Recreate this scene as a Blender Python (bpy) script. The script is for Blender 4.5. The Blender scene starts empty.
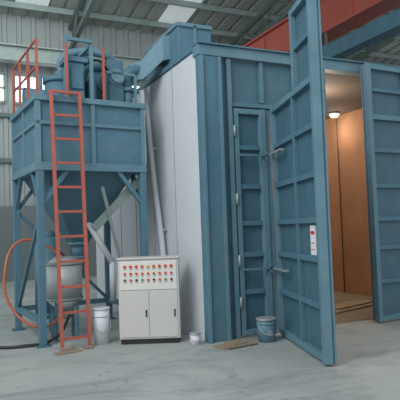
import bpy, bmesh, math, random
from mathutils import Vector, Matrix
random.seed(4)
D=bpy.data; SC=bpy.context.scene
SC.view_settings.view_transform='Standard'

# ---------------------------------------------------------------- materials
def mat(name,col,rough=0.6,metal=0.0,var=0.12,scale=3.0,dirt=None,dirtamt=0.0,bump=0.0,emis=None,estr=0):
    m=D.materials.new(name); m.use_nodes=True
    nt=m.node_tree; b=nt.nodes['Principled BSDF']
    tc=nt.nodes.new('ShaderNodeTexCoord')
    n=nt.nodes.new('ShaderNodeTexNoise'); n.inputs['Scale'].default_value=scale
    n.inputs['Detail'].default_value=6; n.inputs['Roughness'].default_value=.65
    nt.links.new(tc.outputs['Object'],n.inputs['Vector'])
    r=nt.nodes.new('ShaderNodeValToRGB')
    r.color_ramp.elements[0].position=.3; r.color_ramp.elements[1].position=.7
    r.color_ramp.elements[0].color=(*[c*(1-var) for c in col],1)
    r.color_ramp.elements[1].color=(*[min(1,c*(1+var)) for c in col],1)
    nt.links.new(n.outputs['Fac'],r.inputs['Fac'])
    out=r.outputs['Color']
    if dirt:
        n2=nt.nodes.new('ShaderNodeTexNoise'); n2.inputs['Scale'].default_value=scale*.6; n2.inputs['Detail'].default_value=9
        n2.inputs['Roughness'].default_value=.75
        nt.links.new(tc.outputs['Object'],n2.inputs['Vector'])
        mr=nt.nodes.new('ShaderNodeMapRange'); mr.inputs[1].default_value=.5; mr.inputs[2].default_value=.75
        mr.inputs[4].default_value=dirtamt
        nt.links.new(n2.outputs['Fac'],mr.inputs[0])
        mx=nt.nodes.new('ShaderNodeMixRGB'); mx.inputs[2].default_value=(*dirt,1)
        nt.links.new(mr.outputs[0],mx.inputs[0]); nt.links.new(out,mx.inputs[1]); out=mx.outputs[0]
    nt.links.new(out,b.inputs['Base Color'])
    b.inputs['Roughness'].default_value=rough; b.inputs['Metallic'].default_value=metal
    if bump:
        bp=nt.nodes.new('ShaderNodeBump'); bp.inputs['Strength'].default_value=bump; bp.inputs['Distance'].default_value=.02
        nt.links.new(n.outputs['Fac'],bp.inputs['Height']); nt.links.new(bp.outputs[0],b.inputs['Normal'])
    if emis:
        b.inputs['Emission Color'].default_value=(*emis,1); b.inputs['Emission Strength'].default_value=estr
    return m
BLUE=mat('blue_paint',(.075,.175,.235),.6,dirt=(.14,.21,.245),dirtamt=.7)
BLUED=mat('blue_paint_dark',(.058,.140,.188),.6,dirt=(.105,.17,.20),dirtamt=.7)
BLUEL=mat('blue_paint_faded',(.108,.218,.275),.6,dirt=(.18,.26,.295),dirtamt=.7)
WHITE=mat('white_panel',(.58,.62,.645),.55,var=.04,scale=1.2,dirt=(.45,.49,.51),dirtamt=.5)
GREYM=mat('grey_metal',(.38,.41,.42),.45,metal=.3)
RED=mat('red_paint',(.34,.072,.05),.5,dirt=(.26,.11,.085),dirtamt=.6)
ORANGE=mat('red_oxide_paint',(.41,.098,.064),.5,dirt=(.33,.13,.09),dirtamt=.6)
CREAM=mat('cabinet_paint',(.54,.53,.50),.4,var=.03)
PANELG=mat('cabinet_upper_panel',(.66,.65,.60),.4,var=.02)
BLACK=mat('black_plastic',(.02,.02,.022),.4)
REDB=mat('red_button',(.6,.03,.02),.35); GRNB=mat('green_button',(.03,.25,.08),.35); YELB=mat('yellow_button',(.6,.40,.03),.35)
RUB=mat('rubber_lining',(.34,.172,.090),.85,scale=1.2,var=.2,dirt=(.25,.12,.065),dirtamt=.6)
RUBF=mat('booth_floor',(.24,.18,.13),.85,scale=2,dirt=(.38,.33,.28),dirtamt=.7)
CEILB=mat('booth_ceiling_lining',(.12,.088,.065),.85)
WOOD=mat('plywood',(.34,.26,.17),.7,scale=5)
CARD=mat('cardboard',(.28,.22,.16),.8,scale=5)
WALLM=mat('sheet_wall',(.27,.305,.30),.6,scale=.6,dirt=(.19,.22,.215),dirtamt=.7)
WALLD=mat('sheet_wall_lower',(.13,.155,.16),.7,scale=.6,dirt=(.09,.11,.115),dirtamt=.5)
ROOFM=mat('sheet_roof',(.30,.33,.31),.6,scale=.5,dirt=(.22,.25,.235),dirtamt=.6)
STEEL=mat('roof_steel',(.09,.13,.12),.6)
STEELG=mat('galvanised',(.21,.27,.255),.5)
GLOW=mat('window_glass',(.8,.85,.85),.2,emis=(.88,.95,1),estr=1.7)
SKYL=mat('translucent_roof_sheet',(.5,.55,.55),.5,emis=(.85,.95,1),estr=.30)
LAMPM=mat('lamp_glass',(1,.95,.85),.3,emis=(1,.90,.72),estr=5)
PAPER=mat('paper',(.75,.76,.78),.6,var=.02)
HOSER=mat('red_hose',(.42,.12,.06),.5)

FLOORM=mat('concrete_floor',(.345,.38,.365),.6,scale=.7,var=.14,dirt=(.47,.475,.43),dirtamt=.85,bump=.05)
nt=FLOORM.node_tree; b=nt.nodes['Principled BSDF']; src=b.inputs['Base Color'].links[0].from_socket
tc=nt.nodes.new('ShaderNodeTexCoord')
def stain(src,sx,sy,scale,lo,hi,amt,col,rot):
    mp=nt.nodes.new('ShaderNodeMapping'); mp.inputs['Scale'].default_value=(sx,sy,1); mp.inputs['Rotation'].default_value=(0,0,rot)
    nt.links.new(tc.outputs['Object'],mp.inputs[0])
    n=nt.nodes.new('ShaderNodeTexNoise'); n.inputs['Scale'].default_value=scale; n.inputs['Detail'].default_value=10; n.inputs['Roughness'].default_value=.72; n.inputs['Distortion'].default_value=.8
    nt.links.new(mp.outputs[0],n.inputs['Vector'])
    mr=nt.nodes.new('ShaderNodeMapRange'); mr.inputs[1].default_value=lo; mr.inputs[2].default_value=hi; mr.inputs[4].default_value=amt
    nt.links.new(n.outputs['Fac'],mr.inputs[0])
    mx=nt.nodes.new('ShaderNodeMixRGB'); mx.inputs[2].default_value=(*col,1)
    nt.links.new(mr.outputs[0],mx.inputs[0]); nt.links.new(src,mx.inputs[1]); return mx.outputs[0]
s1=stain(src,.55,1.1,1.1,.50,.62,.75,(.21,.24,.235),.5)
s2=stain(s1,1.2,1.0,2.6,.60,.66,.6,(.15,.17,.16),1.1)
s3=stain(s2,.3,2.2,2.2,.60,.68,.5,(.50,.50,.46),.35)
nt.links.new(s3,b.inputs['Base Color'])
b.inputs['Roughness'].default_value=.6

# ---------------------------------------------------------------- helpers
def root(name,loc=(0,0,0),rz=0):
    e=D.objects.new(name,None); SC.collection.objects.link(e); e.location=loc; e.rotation_euler=(0,0,rz); e.empty_display_size=.1
    return e
def fin(name,bm,m,par=None,smooth=False,bevel=0):
    me=D.meshes.new(name); bm.normal_update(); bm.to_mesh(me); bm.free()
    me.materials.append(m)
    o=D.objects.new(name,me); SC.collection.objects.link(o)
    if smooth:
        for p in me.polygons: p.use_smooth=True
    if bevel:
        b=o.modifiers.new('b','BEVEL'); b.width=bevel; b.segments=2; b.limit_method='ANGLE'
    if par: o.parent=par
    return o
def abox(bm,a,b,mi=0):
    vs=[bm.verts.new((x,y,z)) for x in (a[0],b[0]) for y in (a[1],b[1]) for z in (a[2],b[2])]
    for f in ((0,1,3,2),(4,6,7,5),(0,4,5,1),(2,3,7,6),(0,2,6,4),(1,5,7,3)):
        fc=bm.faces.new([vs[i] for i in f]); fc.material_index=mi
    return vs
def boxes(name,lst,m,par=None,bevel=0):
    bm=bmesh.new()
    for t in lst: abox(bm,t[0],t[1])
    bmesh.ops.recalc_face_normals(bm,faces=bm.faces)
    return fin(name,bm,m,par,bevel=bevel)
def abar(bm,p,q,w,h=None):
    h=h or w; p=Vector(p); q=Vector(q); d=(q-p); L=d.length; d.normalize()
    up=Vector((0,0,1)) if abs(d.z)<.95 else Vector((0,1,0))
    s=d.cross(up).normalized(); u=s.cross(d).normalized()
    vs=[]
    for base in (p,q):
        for a,b in ((-1,-1),(1,-1),(1,1),(-1,1)):
            vs.append(bm.verts.new(base+s*a*w/2+u*b*h/2))
    for f in ((3,2,1,0),(4,5,6,7),(0,1,5,4),(1,2,6,5),(2,3,7,6),(3,0,4,7)): bm.faces.new([vs[i] for i in f])
def bars(name,lst,m,par=None,w=.06,h=None,bevel=0):
    bm=bmesh.new()
    for t in lst:
        ww=t[2] if len(t)>2 else w
        hh=t[3] if len(t)>3 else (ww if len(t)>2 else h)
        abar(bm,t[0],t[1],ww,hh)
    bmesh.ops.recalc_face_normals(bm,faces=bm.faces)
    return fin(name,bm,m,par,bevel=bevel)
def acyl(bm,p,q,r,r2=None,seg=24,cap=True):
    p=Vector(p);q=Vector(q);d=q-p
    M=Matrix.Translation((p+q)/2)@d.to_track_quat('Z','Y').to_matrix().to_4x4()
    bmesh.ops.create_cone(bm,cap_ends=cap,segments=seg,radius1=r,radius2=r if r2 is None else r2,depth=d.length,matrix=M)
def cyls(name,lst,m,par=None,seg=24,bevel=0):
    bm=bmesh.new()
    for t in lst: acyl(bm,t[0],t[1],t[2],t[3] if len(t)>3 else None,seg)
    o=fin(name,bm,m,par)
    for p in o.data.polygons: p.use_smooth = len(p.vertices)==4
    if bevel:
        b=o.modifiers.new('b','BEVEL'); b.width=bevel; b.segments=2; b.limit_method='ANGLE'
    return o
def tube(name,pts,r,m,par=None):
    c=D.curves.new(name,'CURVE'); c.dimensions='3D'; c.bevel_depth=r; c.bevel_resolution=4; c.use_fill_caps=True
    s=c.splines.new('BEZIER'); s.bezier_points.add(len(pts)-1)
    for bp,p in zip(s.bezier_points,pts):
        bp.co=p; bp.handle_left_type=bp.handle_right_type='AUTO'
    c.materials.append(m); o=D.objects.new(name,c); SC.collection.objects.link(o)
    if par:o.parent=par
    return o
def prism(name,lo,hi,z0,z1,m,par=None):
    bm=bmesh.new()
    A=[bm.verts.new((x,y,z0)) for x,y in lo]; B=[bm.verts.new((x,y,z1)) for x,y in hi]
    n=len(A); bm.faces.new(A[::-1]); bm.faces.new(B)
    for i in range(n): bm.faces.new([A[i],A[(i+1)%n],B[(i+1)%n],B[i]])
    bmesh.ops.recalc_face_normals(bm,faces=bm.faces)
    return fin(name,bm,m,par)
def rect(cx,cy,a,b): return [(cx-a,cy-b),(cx+a,cy-b),(cx+a,cy+b),(cx-a,cy+b)]

# ---------------------------------------------------------------- building shell
boxes('floor',[((-8,-4,-.12),(24,22,0))],FLOORM)
def corrugated(name,x0,x1,y,z0,z1,m,pitch=.5,d=.07):
    bm=bmesh.new(); xs=[];x=x0
    while x<x1: xs+=[(x,0),(x+pitch*.70,0),(x+pitch*.76,-d),(x+pitch*.94,-d)]; x+=pitch
    xs.append((x,0))
    a=[bm.verts.new((u,y+v,z0)) for u,v in xs]; b=[bm.verts.new((u,y+v,z1)) for u,v in xs]
    for i in range(len(xs)-1): bm.faces.new([a[i],a[i+1],b[i+1],b[i]])
    o=fin(name,bm,m); s=o.modifiers.new('s','SOLIDIFY'); s.thickness=.04; s.offset=1
    return o
corrugated('wall_back',-8,24,20,0.0,12.2,WALLM)
boxes('trim_1',[((-8,19.75,0),(24,19.9,2.6))],WALLD)
bars('trim_2',[((-8,19.8,z),(24,19.8,z),.08,.14) for z in (4.2,5.8)],STEEL)
for i in range(4):
    e=root('window_%d'%(i+1))
    x=.2+i*2.0
    boxes('glass',[((x+.06,19.78,6.3),(x+1.64,19.82,7.2))],GLOW,e)
    bars('frame',[((x,19.76,6.25),(x+1.7,19.76,6.25)),((x,19.76,7.25),(x+1.7,19.76,7.25)),((x,19.76,6.25),(x,19.76,7.25)),((x+1.7,19.76,6.25),(x+1.7,19.76,7.25)),((x+.85,19.76,6.25),(x+.85,19.76,7.25)),((x,19.76,6.75),(x+1.7,19.76,6.75))],STEELG,e,w=.08)
def zr(y): return 9.4+(20.3-y)*.15
def roofsheet():
    bm=bmesh.new(); p=.6; x=-8; xs=[]
    while x<24: xs+=[(x,0),(x+p*.7,0),(x+p*.76,.07),(x+p*.94,.07)]; x+=p
    a=[bm.verts.new((u,20.3,9.4+w)) for u,w in xs]; b=[bm.verts.new((u,5,zr(5)+w)) for u,w in xs]
    for i in range(len(xs)-1): bm.faces.new([a[i],a[i+1],b[i+1],b[i]])
    return fin('ceiling',bm,ROOFM)
roofsheet()
for k,x in enumerate((2.2,7.4,13.2)):
    bm=bmesh.new(); v=[bm.verts.new(p) for p in ((x,19.4,zr(19.4)-.02),(x+1.1,19.4,zr(19.4)-.02),(x+1.1,6,zr(6)-.02),(x,6,zr(6)-.02))]
    bm.faces.new(v); o=fin('skylight',bm,SKYL)
e=root('roof_purlins')
bars('purlins',[((-8,y,zr(y)-.13),(24,y,zr(y)-.13)) for y in (19,17.4,15.8,14.2,12.6,11,9.4,7.8,6.2)],STEELG,e,w=.08,h=.2)
for k,x in enumerate((-1,4.2,10.8,16)):
    e=root('roof_truss'); L=[]
    zc=zr(5)-1.2
    L.append(((x,19.7,zr(19.7)-.35),(x,5,zr(5)-.35),.14,.16)); L.append(((x,19.7,8.3),(x,5,zc),.14,.16))
    ys=[19.6-i*1.2 for i in range(13)]
    def zb(y): return 8.3+(19.7-y)/(14.7)*(zc-8.3)
    for i,y in enumerate(ys[:-1]):
        y2=ys[i+1]
        if i%2: L.append(((x,y,zr(y)-.35),(x,y2,zb(y2)),.07))
        else: L.append(((x,y,zb(y)),(x,y2,zr(y2)-.35),.07))
    bars('truss_members',L,STEEL,e)
for x in (-1,4.2,10.8,16):
    e=root('wall_column')
    boxes('column',[((x-.18,19.4,0),(x+.18,19.44,8.1)),((x-.18,19.68,0),(x+.18,19.72,8.1)),((x-.03,19.44,0),(x+.03,19.68,8.1))],STEEL,e)
e=root('crane_runway_beam')
boxes('beam',[((-8,18.7,7.95),(24,19.1,8.0)),((-8,18.87,7.5),(24,18.93,7.95)),((-8,18.7,7.45),(24,19.1,7.5))],STEELG,e)
e=root('bridge_crane')
boxes('girder',[((8.9,5,6.56),(9.5,18.6,6.62)),((9.0,5,6.62),(9.4,18.6,7.5)),((8.9,5,7.5),(9.5,18.6,7.56))],RED,e)
bars('girder_stiffeners',[((8.985,y,6.62),(8.985,y,7.5),.03,.05) for y in (6,8,10,12,14,16,18)],RED,e)
boxes('end_carriage',[((8.3,18.2,6.36),(10.2,18.6,6.56))],RED,e)
boxes('overhead_duct',[((8.72,5.5,5.75),(9.08,18.5,6.1))],BLUED,e)  # blue overhead duct, grouped under the crane girder
bars('duct_hangers',[((8.95,y,6.1),(8.95,y,6.58),.05) for y in (7,11,15)],STEEL,e)

# ---------------------------------------------------------------- blasting booth
X0,X1,Y0,Y1,H=3.30,8.30,6.95,13.0,4.25
bt=root('sandblasting_booth')
boxes('side_wall_left',[((X0,Y0+.03,0),(X0+.06,Y1,H-.07))],WHITE,bt)
bars('side_wall_seams',[((X0-.004,y,.0),(X0-.004,y,H-.07),.012,.012) for y in (7.9,8.9,9.9,10.9,11.9)],GREYM,bt)
boxes('lining_left',[((X0+.06,Y0+.1,0),(X0+.10,Y1,H-.15))],RUB,bt)
boxes('side_wall_right',[((X1,Y0+.1,0),(X1+.06,Y1,H-.1))],WHITE,bt)
boxes('lining_right',[((X1-.05,Y0+.1,0),(X1,Y1,H-.15))],RUB,bt)
boxes('rear_wall',[((X0,Y1,0),(X1,Y1+.06,H-.1))],WHITE,bt)
boxes('lining_rear',[((X0+.1,Y1-.05,0),(X1-.05,Y1,H-.15))],RUB,bt)
bars('lining_battens',[((X1-.06,y,0.02),(X1-.06,y,H-.16),.03,.012) for y in (8.4,9.9,11.4)],CEILB,bt)
boxes('roof_panel',[((X0+.06,Y0+.1,H-.1),(X1+.06,Y1+.06,H-.02))],BLUED,bt)
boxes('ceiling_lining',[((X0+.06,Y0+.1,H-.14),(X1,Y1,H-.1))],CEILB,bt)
boxes('grating_floor',[((X0+.1,Y0+.05,0.0),(X1-.05,Y1-.05,.012))],RUBF,bt)
boxes('roof_edge_trim',[((X0-.03,Y0+.09,H-.06),(X0+.05,Y1+.06,H+.01))],BLUE,bt)
F=Y0
boxes('corner_pillar',[((X0-.02,F-.10,0),(X0+.33,F+.02,H-.17))],BLUE,bt,bevel=.006)
boxes('corner_pillar_ribs',[((X0-.01,F-.14,0),(X0+.03,F-.101,H-.18)),((X0+.28,F-.14,0),(X0+.32,F-.101,H-.18))],BLUEL,bt)
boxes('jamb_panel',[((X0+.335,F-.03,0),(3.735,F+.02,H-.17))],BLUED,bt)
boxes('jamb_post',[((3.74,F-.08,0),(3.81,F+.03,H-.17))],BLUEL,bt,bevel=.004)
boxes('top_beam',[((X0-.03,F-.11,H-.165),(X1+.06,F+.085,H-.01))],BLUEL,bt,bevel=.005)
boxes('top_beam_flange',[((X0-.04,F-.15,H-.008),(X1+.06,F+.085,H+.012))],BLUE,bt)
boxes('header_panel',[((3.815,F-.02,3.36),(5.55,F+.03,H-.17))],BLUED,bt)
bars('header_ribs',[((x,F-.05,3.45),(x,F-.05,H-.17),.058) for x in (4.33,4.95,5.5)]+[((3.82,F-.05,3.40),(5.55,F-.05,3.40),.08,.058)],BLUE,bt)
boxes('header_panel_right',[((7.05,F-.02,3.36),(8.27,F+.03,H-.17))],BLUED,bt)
bars('header_ribs_right',[((x,F-.05,3.45),(x,F-.05,H-.17),.058) for x in (7.1,7.7)]+[((7.05,F-.05,3.40),(8.27,F-.05,3.40),.08,.058)],BLUE,bt)
boxes('right_pillar',[((8.28,F-.1,0),(8.6,F+.05,H-.17))],BLUE,bt,bevel=.005)
boxes('hinge_post',[((4.38,F-.06,0),(4.46,F+.03,3.35))],BLUE,bt,bevel=.004)
for i,(x,y) in enumerate(((7.95,9.62),(5.2,9.9),(7.2,12),(6.4,8.2))):  # first lamp is visible; hidden ones added to even out interior light
    l=root('booth_lamp',(x,y,H-.14))
    cyls('lamp_housing',[((0,0,-.05),(0,0,0),.12,.10)],GREYM,l); cyls('lamp_diffuser',[((0,0,-.11),(0,0,-.05),.07,.11)],LAMPM,l)
    ld=D.lights.new('booth_lamp_light','POINT'); ld.energy=(14,75,75,55)[i]; ld.color=(1,.87,.72); ld.shadow_soft_size=.25
    lo=D.objects.new('lamp_light',ld); lo.parent=l; lo.location=(0,0,-.45); SC.collection.objects.link(lo)

def leaf(name,hinge,ang,L,HL,HT,notch,flip=1):
    r=root(name,(hinge[0],hinge[1],0.03),ang)
    def bx(n,l,m,bev=.004):
        ll=[]
        for (a,b) in l:
            y0,y1=sorted((a[1]*flip,b[1]*flip))
            ll.append(((a[0],y0,a[2]),(b[0],y1,b[2])))
        return boxes(n,ll,m,r,bevel=bev)
    P=[((0,0,0),(L,.03,HL))]
    if notch: P.append(((notch,0,HL),(L,.03,HT)))
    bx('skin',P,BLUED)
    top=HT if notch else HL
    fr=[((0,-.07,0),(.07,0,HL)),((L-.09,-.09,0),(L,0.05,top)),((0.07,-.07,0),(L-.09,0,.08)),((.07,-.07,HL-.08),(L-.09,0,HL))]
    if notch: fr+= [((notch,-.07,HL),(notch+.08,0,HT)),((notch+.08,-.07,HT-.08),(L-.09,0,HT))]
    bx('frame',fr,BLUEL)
    ribs=[]
    for z in (.62,1.16,1.62,2.16,2.74):
        ribs.append(((.07,-.055,z-.035),(L-.09,0,z+.035)))
    if notch:
        ribs.append(((notch+.08,-.055,(HL+HT)/2-.03),(L-.09,0,(HL+HT)/2+.03)))
        ribs.append(((notch*.9,-.06,.08),(notch*.9+.06,0,HL-.08)))
    bx('ribs',ribs,BLUE)
    return r
sl=leaf('side_door_leaf',(3.84,F-.005),0,.52,3.32,3.32,None)
cyls('hinge_pins',[((-.01,-.08,z),(-.01,-.08,z+.16),.018) for z in (.4,1.0,1.9,2.9)],GREYM,sl,seg=12)
ang=math.atan2(4.945-6.76,3.90-4.46)
bl=leaf('booth_door_leaf',(4.46,6.76),ang,1.90,3.32,4.36,1.08,flip=1)
bars('latch_bars',[((.02,-.12,z),(.50,-.12,z),.03) for z in (.95,2.62)]+[((x,-.12,z),(x,-.05,z),.03) for z in (.95,2.62) for x in (.08,.45)]+[((.49,-.12,z-.06),(.49,-.12,z+.06),.03) for z in (.95,2.62)],BLUEL,sl)
bars('latch_bars',[((.05,-.11,z),(.62,-.11,z),.03) for z in (.95,2.62)]+[((x,-.12,z),(x,-.05,z),.03) for z in (.95,2.62) for x in (.2,.55)],GREYM,bl)
boxes('warning_notice',[((1.38,-.012,1.20),(1.56,-.002,1.56))],PAPER,bl)
boxes('notice_print',[((1.41,-.016,1.45),(1.53,-.012,1.49)),((1.41,-.016,1.26),(1.53,-.012,1.27)),((1.41,-.016,1.34),(1.53,-.012,1.35))],REDB,bl)
ang2=math.atan2(6.70-6.78,6.16-8.22)
br=leaf('booth_door_leaf',(8.22,F-.17),ang2,2.06,3.32,4.15,1.14,flip=-1)

# ---------------------------------------------------------------- control cabinet
A=-math.radians(25.2)
cb=root('control_cabinet',(2.19,7.47,0),A)
W,Dp,HC=.86,.38,1.19
boxes('plinth',[((.02,.02,0),(W-.02,Dp-.02,.07))],BLACK,cb)
boxes('body',[((0,0,.07),(W,Dp,HC))],CREAM,cb,bevel=.012)
boxes('lower_door_left',[((.03,-.012,.10),(W/2-.003,0.002,.74))],CREAM,cb,bevel=.004)
boxes('lower_door_right',[((W/2+.003,-.012,.10),(W-.03,0.002,.74))],CREAM,cb,bevel=.004)
boxes('instrument_panel',[((.03,-.012,.76),(W-.03,0.002,HC-.03))],PANELG,cb,bevel=.005)
boxes('handles',[((W/2-.05,-.025,.38),(W/2-.03,-.012,.48)),((W-.08,-.025,.38),(W-.06,-.012,.48))],BLACK,cb,bevel=.003)
bb={0:[],1:[],2:[],3:[]}
rows=[1.09,.99,.90]
for r_ in range(3):
    for c in range(9):
        x=.10+c*.082; z=rows[r_]
        k=0 if r_<2 else [3,0,3,1,0,3,0,1,3][c]
        if r_==0 and c in (4,): k=2
        bb[k].append(((x,-.012,z),(x,-.030,z),.017 if r_ else .02))
for k,mm in zip(range(4),(REDB,GRNB,YELB,BLACK)):
    if bb[k]: cyls('buttons_%s'%('red','green','yellow','black')[k],bb[k],mm,cb,seg=14)
boxes('button_labels',[((.082+c*.082,-.015,z-.042),(.118+c*.082,-.012,z-.03)) for z in rows for c in range(9)],GREYM,cb)
boxes('roof_cap',[((-.01,-.02,HC),(W+.01,Dp+.01,HC+.025))],CREAM,cb,bevel=.006)

# ---------------------------------------------------------------- dust collector with hopper
hp=root('dust_collector',(1.175,7.95,0),math.radians(5))
w,d=1.72,1.75; z0=2.58; z1=3.60
P=.055
legs=[(x,y) for x in (P,w-P) for y in (P,d-P)]
bars('legs',[((x,y,0.02),(x,y,z0),.10) for x,y in legs],BLUE,hp,bevel=.004)
boxes('base_plates',[((x-.1,y-.1,0),(x+.1,y+.1,.02)) for x,y in legs],BLUED,hp)
def ring(z,t,h): return [((0,P,z),(w,P,z),t,h),((0,d-P,z),(w,d-P,z),t,h),((P,0,z),(P,d,z),t,h),((w-P,0,z),(w-P,d,z),t,h)]
bars('platform_ring',ring(z0,.12,.12),BLUEL,hp)
bars('lower_ring',[((P,P,.35),(P,d-P,.35),.08),((P,d-P,.35),(w-P,d-P,.35),.08),((w-P,P,.35),(w-P,d-P,.35),.08)],BLUE,hp)
B=[]
for yy in (P,d-P):
    B+=[((P,yy,2.0),(.5,yy,z0),.06),((w-P,yy,2.0),(w-.5,yy,z0),.06)]
for xx in (P,w-P):
    B+=[((xx,P,2.0),(xx,.5,z0),.06),((xx,d-P,2.0),(xx,d-.5,z0),.06)]
B+=[((w-P,d-P,.35),(P,d-P,2.0),.05),((P,d-P,.35),(P,P,1.9),.05)]
bars('braces',B,BLUE,hp)
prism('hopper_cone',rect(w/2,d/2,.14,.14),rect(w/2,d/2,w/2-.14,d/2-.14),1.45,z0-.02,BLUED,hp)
cyls('discharge_valve',[((w/2,d/2,1.2),(w/2,d/2,1.45),.11),((w/2,d/2,1.4),(w/2,d/2,1.45),.17),((w/2,d/2,1.18),(w/2,d/2,1.22),.17)],BLUEL,hp)
boxes('filter_housing',[((.04,.04,z0+.06),(w-.04,d-.04,z1))],BLUE,hp,bevel=.01)
R=[]
for x in (.04,w/2+.0,w-.04): R.append(((x,.03,z0+.06),(x,.03,z1),.06))
for y in (.04,d/2,d-.04): R.append(((.03,y,z0+.06),(.03,y,z1),.06))
R+=[((0,.02,z1-.02),(w,.02,z1-.02),.08),((.02,0,z1-.02),(.02,d,z1-.02),.08),((w-.02,0,z1-.02),(w-.02,d,z1-.02),.08),((0,.03,3.22),(w,.03,3.22),.05),((.03,0,3.22),(.03,d,3.22),.05)]
bars('housing_stiffeners',R,BLUEL,hp)
G=[];gh=z1+.85
for x in (.04,.48,w-.04-.62): G.append(((x,.05,z1),(x,.05,gh),.035))
for y in (.62,1.2,d-.05): G.append(((.04,y,z1),(.04,y,gh),.035))
for z in (gh,z1+.45): G+= [((.04,.05,z),(.04,d-.05,z),.025)]
bars('guard_rail',G,ORANGE,hp)
cyls('filter_cap',[((.62,.8,z1),(.62,.8,z1+.42),.27),((.62,.8,z1+.42),(.62,.8,z1+.5),.30),((.62,.8,z1+.5),(.62,.8,z1+.62),.12)],BLUE,hp)
cyls('pulse_tank',[((.12,1.3,z1+.3),(.95,1.3,z1+.3),.14),((.2,1.3,z1+.3),(.2,1.3,z1+.7),.03),((.4,1.3,z1+.3),(.4,1.3,z1+.7),.03),((.6,1.3,z1+.3),(.6,1.3,z1+.7),.03)],BLUEL,hp)
cyls('cyclone',[((1.0,1.2,z1+.0),(1.0,1.2,z1+.45),.10,.24),((1.0,1.2,z1+.45),(1.0,1.2,z1+.95),.24),((1.0,1.2,z1+.95),(1.0,1.2,z1+1.0),.27),((1.0,1.2,z1+1.0),(1.0,1.2,z1+1.15),.1)],BLUED,hp)
boxes('valve_manifold',[((.55,.18,z1),(.80,.5,z1+.62)),((.5,.14,z1+.62),(.85,.54,z1+.70)),((.9,.22,z1),(1.0,.5,z1+.4)),((.58,.15,z1+.2),(.77,.18,z1+.5))],BLUE,hp,bevel=.01)
bars('deck_posts',[((.9,.15,z1),(.9,.15,z1+.95),.05),((.50,.12,z1),(.50,.12,z1+1.0),.05),((.50,.12,z1+.95),(.9,.12,z1+.95),.05),((.9,.15,z1+.9),(.9,.9,z1+.9),.05),((1.62,.12,z1),(1.62,.12,z1+.5),.04),((1.1,.12,z1),(1.1,.12,z1+.5),.04),((1.1,.12,z1+.5),(1.62,.12,z1+.5),.04)],BLUEL,hp)
bm=bmesh.new(); acyl(bm,(1.32,.62,z1+.46),(1.32,.90,z1+.46),.34,seg=36); acyl(bm,(1.32,.56,z1+.46),(1.32,.62,z1+.46),.17,.19); 
abox(bm,(1.36,.64,z1+.46),(1.64,.88,z1+.90)); abox(bm,(1.02,.58,z1),(1.62,.94,z1+.1))
bmesh.ops.recalc_face_normals(bm,faces=bm.faces); fin('fan_casing',bm,BLUE,hp,bevel=.01)
mt=[((1.32,.14,z1+.46),(1.32,.50,z1+.46),.13),((1.32,.10,z1+.46),(1.32,.14,z1+.46),.11),((1.32,.5,z1+.46),(1.32,.58,z1+.46),.05)]
mt+=[((1.32,.17+i*.04,z1+.46),(1.32,.185+i*.04,z1+.46),.145) for i in range(8)]
cyls('fan_motor',mt,BLUEL,hp)
boxes('motor_feet',[((1.2,.18,z1),(1.44,.46,z1+.34))],BLUED,hp)
cyls('flanged_pipe',[((1.55,.3,z1+.0),(1.55,.3,z1+.30),.09),((1.55,.3,z1+.26),(1.55,.3,z1+.32),.13),((1.0,.62,z1+.75),(1.25,.62,z1+.75),.10),((1.0,.62,z1+.75),(.75,.8,z1+.55),.09)],BLUEL,hp)
tube('elbow_pipe',[(1.55,.3,z1+.3),(1.56,.3,z1+.55),(1.72,.32,z1+.66),(1.9,.34,z1+.72)],.085,BLUE,hp)
tube('cross_pipe',[(.62,.8,z1+.6),(.64,.8,z1+.85),(.9,.75,z1+.98),(1.3,.7,z1+.98),(1.5,.74,z1+.92)],.07,BLUEL,hp)
tube('air_hose',[(.75,.3,z1+.55),(1.0,.2,z1+.7),(1.2,.3,z1+.62),(1.3,.4,z1+.5)],.02,BLACK,hp)
tube('white_downpipe',[(w+.07,.25,z1+.30),(w+.07,.25,3.2),(w+.07,.25,2.7),(w+.02,.22,2.45)],.045,WHITE,hp)
cyls('drop_pipe',[((w*.72,.35,1.1),(w*.50,.7,1.95),.05),((w*.72,.35,.5),(w*.72,.35,1.12),.05)],WHITE,hp)
bars('cable_tray',[((w*.97,.2,2.4),(w*.52,.2,1.65),.06,.12),((w*.86,.16,.4),(w*.60,.16,2.3),.05,.03)],STEELG,hp)
cyls('air_vessel',[((.45,1.3,.3),(.45,1.3,1.55),.2),((.45,1.3,1.55),(.45,1.3,1.65),.2,.1),((.45,1.3,.2),(.45,1.3,.3),.1,.2)],BLUE,hp)
bars('air_vessel_legs',[((.45+.15*math.cos(a),1.3+.15*math.sin(a),0),(.45+.15*math.cos(a),1.3+.15*math.sin(a),.4),.04) for a in (.5,2.6,4.7)],BLUED,hp)

du=root('exhaust_duct')
boxes('roof_box',[((3.36,7.75,4.26),(3.95,9.3,4.86))],BLUE,du,bevel=.01)
bars('roof_box_flange',[((3.35,7.75,4.86),(3.96,7.75,4.86),.06),((3.36,7.75,4.86),(3.36,9.3,4.86),.06),((3.36,7.74,4.30),(3.96,7.74,4.30),.06),((3.65,7.74,4.30),(3.65,7.74,4.86),.04)],BLUEL,du)
bm=bmesh.new()
def sec(c,a,b): return [bm.verts.new(Vector(c)+Vector((0,sa*a,sb*b))) for sa,sb in ((-1,-1),(1,-1),(1,1),(-1,1))]
S=[sec((3.36,8.3,4.6),.2,.2),sec((3.25,8.33,4.58),.2,.2),sec((2.95,8.5,4.25),.17,.16),sec((2.78,8.6,4.22),.14,.13)]
for a,b_ in zip(S,S[1:]):
    for i in range(4): bm.faces.new([a[i],a[(i+1)%4],b_[(i+1)%4],b_[i]])
bm.faces.new(S[0]); bm.faces.new(S[-1][::-1])
bmesh.ops.recalc_face_normals(bm,faces=bm.faces); fin('transition_duct',bm,BLUEL,du)

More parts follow.
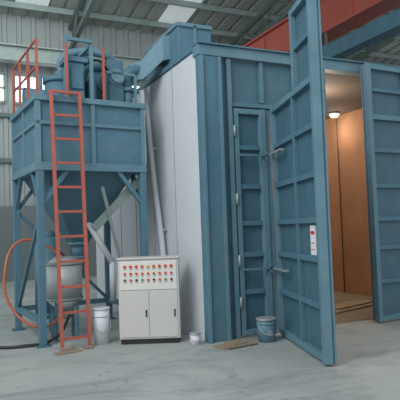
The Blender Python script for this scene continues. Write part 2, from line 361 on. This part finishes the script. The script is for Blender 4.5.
cp=root('conveying_pipe')
tube('pipe',[(3.2,8.2,.05),(3.2,8.3,1.2),(3.19,8.6,2.5),(3.2,8.9,3.9),(3.2,8.95,4.1)],.05,WHITE,cp)
bars('brackets',[((3.2,8.35,1.6),(3.3,8.35,1.6),.04),((3.2,8.7,3.0),(3.3,8.7,3.0),.04)],GREYM,cp)

# ---------------------------------------------------------------- ladder
ld=root('steel_ladder')
bl0,br0,tl,tr=Vector((1.42,7.60,0)),Vector((1.80,7.60,0)),Vector((1.38,7.87,3.66)),Vector((1.80,7.90,3.66))
rr=[(bl0,tl,.045,.06),(br0,tr,.045,.06)]
for i in range(11):
    t=.04+i*.096
    if t<1.01: rr.append((bl0.lerp(tl,t),br0.lerp(tr,t),.035,.035))
bars('rails_and_rungs',rr,ORANGE,ld)
bars('ladder_hoops',[(tl,tl+Vector((0,.10,.0)),.04),(tr,tr+Vector((0,.12,.0)),.04)],ORANGE,ld)

# ---------------------------------------------------------------- blast pot tank
tk=root('blast_pot_tank',(1.62,8.42,0))
cyls('shell',[((0,0,.60),(0,0,1.14),.27),((0,0,1.14),(0,0,1.24),.27,.14),((0,0,.42),(0,0,.60),.10,.27),((0,0,.3),(0,0,.42),.06)],GREYM,tk,seg=36)
cyls('bands',[((0,0,1.12),(0,0,1.15),.28),((0,0,.59),(0,0,.62),.28)],STEELG,tk,seg=36)
bars('legs',[((.22*math.cos(a),.22*math.sin(a),0),(.22*math.cos(a),.22*math.sin(a),.7),.045) for a in (.8,2.37,3.94,5.5)],BLUE,tk)
tube('red_hose',[(-.05,-.2,.4),(-.35,-.25,.25),(-.75,-.1,.5),(-.85,-.02,1.1),(-.62,.1,1.5),(-.3,.1,1.45),(0,0,1.22)],.02,HOSER,tk)
tube('black_hose',[(.06,-.1,.36),(-.2,-.3,.08),(-.7,-.35,.03),(-1.1,-.1,.03),(-1.2,.3,.03)],.022,BLACK,tk)

# ---------------------------------------------------------------- small things
def bucket(name,loc,r,h,m,lid=None,label=None):
    b=root(name,loc)
    cyls('body',[((0,0,0),(0,0,h),r*.88,r)],m,b,seg=32)
    cyls('rim',[((0,0,h-.012),(0,0,h+.012),r*1.06)],lid or m,b,seg=32)
    cyls('band',[((0,0,h*.78),(0,0,h*.82),r*1.03)],m,b,seg=32)
    if label:
        bm=bmesh.new(); n=5
        A_=[];B_=[]
        for i in range(n):
            a=-2.0+i*.15
            A_.append(bm.verts.new((r*.945*math.cos(a),r*.945*math.sin(a),h*.3))); B_.append(bm.verts.new((r*.995*math.cos(a),r*.995*math.sin(a),h*.55)))
        for i in range(n-1): bm.faces.new([A_[i],A_[i+1],B_[i+1],B_[i]])
        fin('label',bm,label,b)
    tube('handle',[(-r*1.03,0,h*.8),(-r*.8,-r*.8,h*.45),(0,-r*1.15,h*.35),(r*.8,-r*.8,h*.45),(r*1.03,0,h*.8)],.005,GREYM,b)
    return b
bucket('paint_bucket',(4.02,6.52,0),.135,.31,BLUEL,GREYM,GREYM)
bucket('paint_can',(3.10,6.90,0),.075,.15,PAPER,GREYM)
bucket('plastic_drum',(2.00,7.72,0),.12,.50,WHITE,WHITE)
cbx=root('cardboard_sheets',(3.52,6.52,0),.15)
boxes('sheets',[((-.28,-.12,0),(.24,.14,.015)),((-.22,-.16,.015),(.27,.08,.028)),((-.1,-.1,.028),(.15,.12,.05))],CARD,cbx)
rg=root('floor_debris',(1.3,7.30,0),.2)
boxes('scraps',[((0,0,0),(.35,.12,.02)),((.1,.1,0),(.3,.2,.05)),((.42,.05,0),(.55,.16,.03))],CARD,rg)
pl=root('plywood_planks',(6.6,7.9,.013),.3)
boxes('planks',[((-.6,-.1,0),(.9,.15,.03)),((-.4,.25,0),(1.1,.5,.03)),((-.2,.0,.03),(1.0,.22,.06))],WOOD,pl)

# ---------------------------------------------------------------- light
w_=D.worlds.new('World'); SC.world=w_; w_.use_nodes=True
bg=w_.node_tree.nodes['Background']; bg.inputs[0].default_value=(.90,.95,1,1); bg.inputs[1].default_value=.88
def area(name,loc,tgt,size,en,col):
    l=D.lights.new(name,'AREA'); l.size=size; l.energy=en; l.color=col
    o=D.objects.new(name,l); SC.collection.objects.link(o); o.location=loc
    o.rotation_euler=(Vector(tgt)-Vector(loc)).to_track_quat('-Z','Y').to_euler()
area('key_area_light',(-4,3,8.5),(4,9,1),5,640,(.98,.99,1))  # added soft key light from upper left, standing in for hall daylight
area('bay_fill_light',(2,14,8.2),(4,19,5),5,300,(.95,1,1))  # added fill light aimed at the back wall

# ---------------------------------------------------------------- camera
cam=D.cameras.new('camera'); co=D.objects.new('camera',cam); SC.collection.objects.link(co); SC.camera=co
cam.sensor_width=36; cam.lens=36*540/400
az=math.radians(64.8); pt=math.radians(3.0); ro=math.radians(2.0)
f=Vector((math.cos(az)*math.cos(pt),math.sin(az)*math.cos(pt),math.sin(pt)))
r0=Vector((math.sin(az),-math.cos(az),0)); u0=r0.cross(f)
u=u0*math.cos(ro)+r0*math.sin(ro); r=r0*math.cos(ro)-u0*math.sin(ro)
M=Matrix((r,u,-f)).transposed().to_4x4(); M.translation=(0,0,1.6); co.matrix_world=M
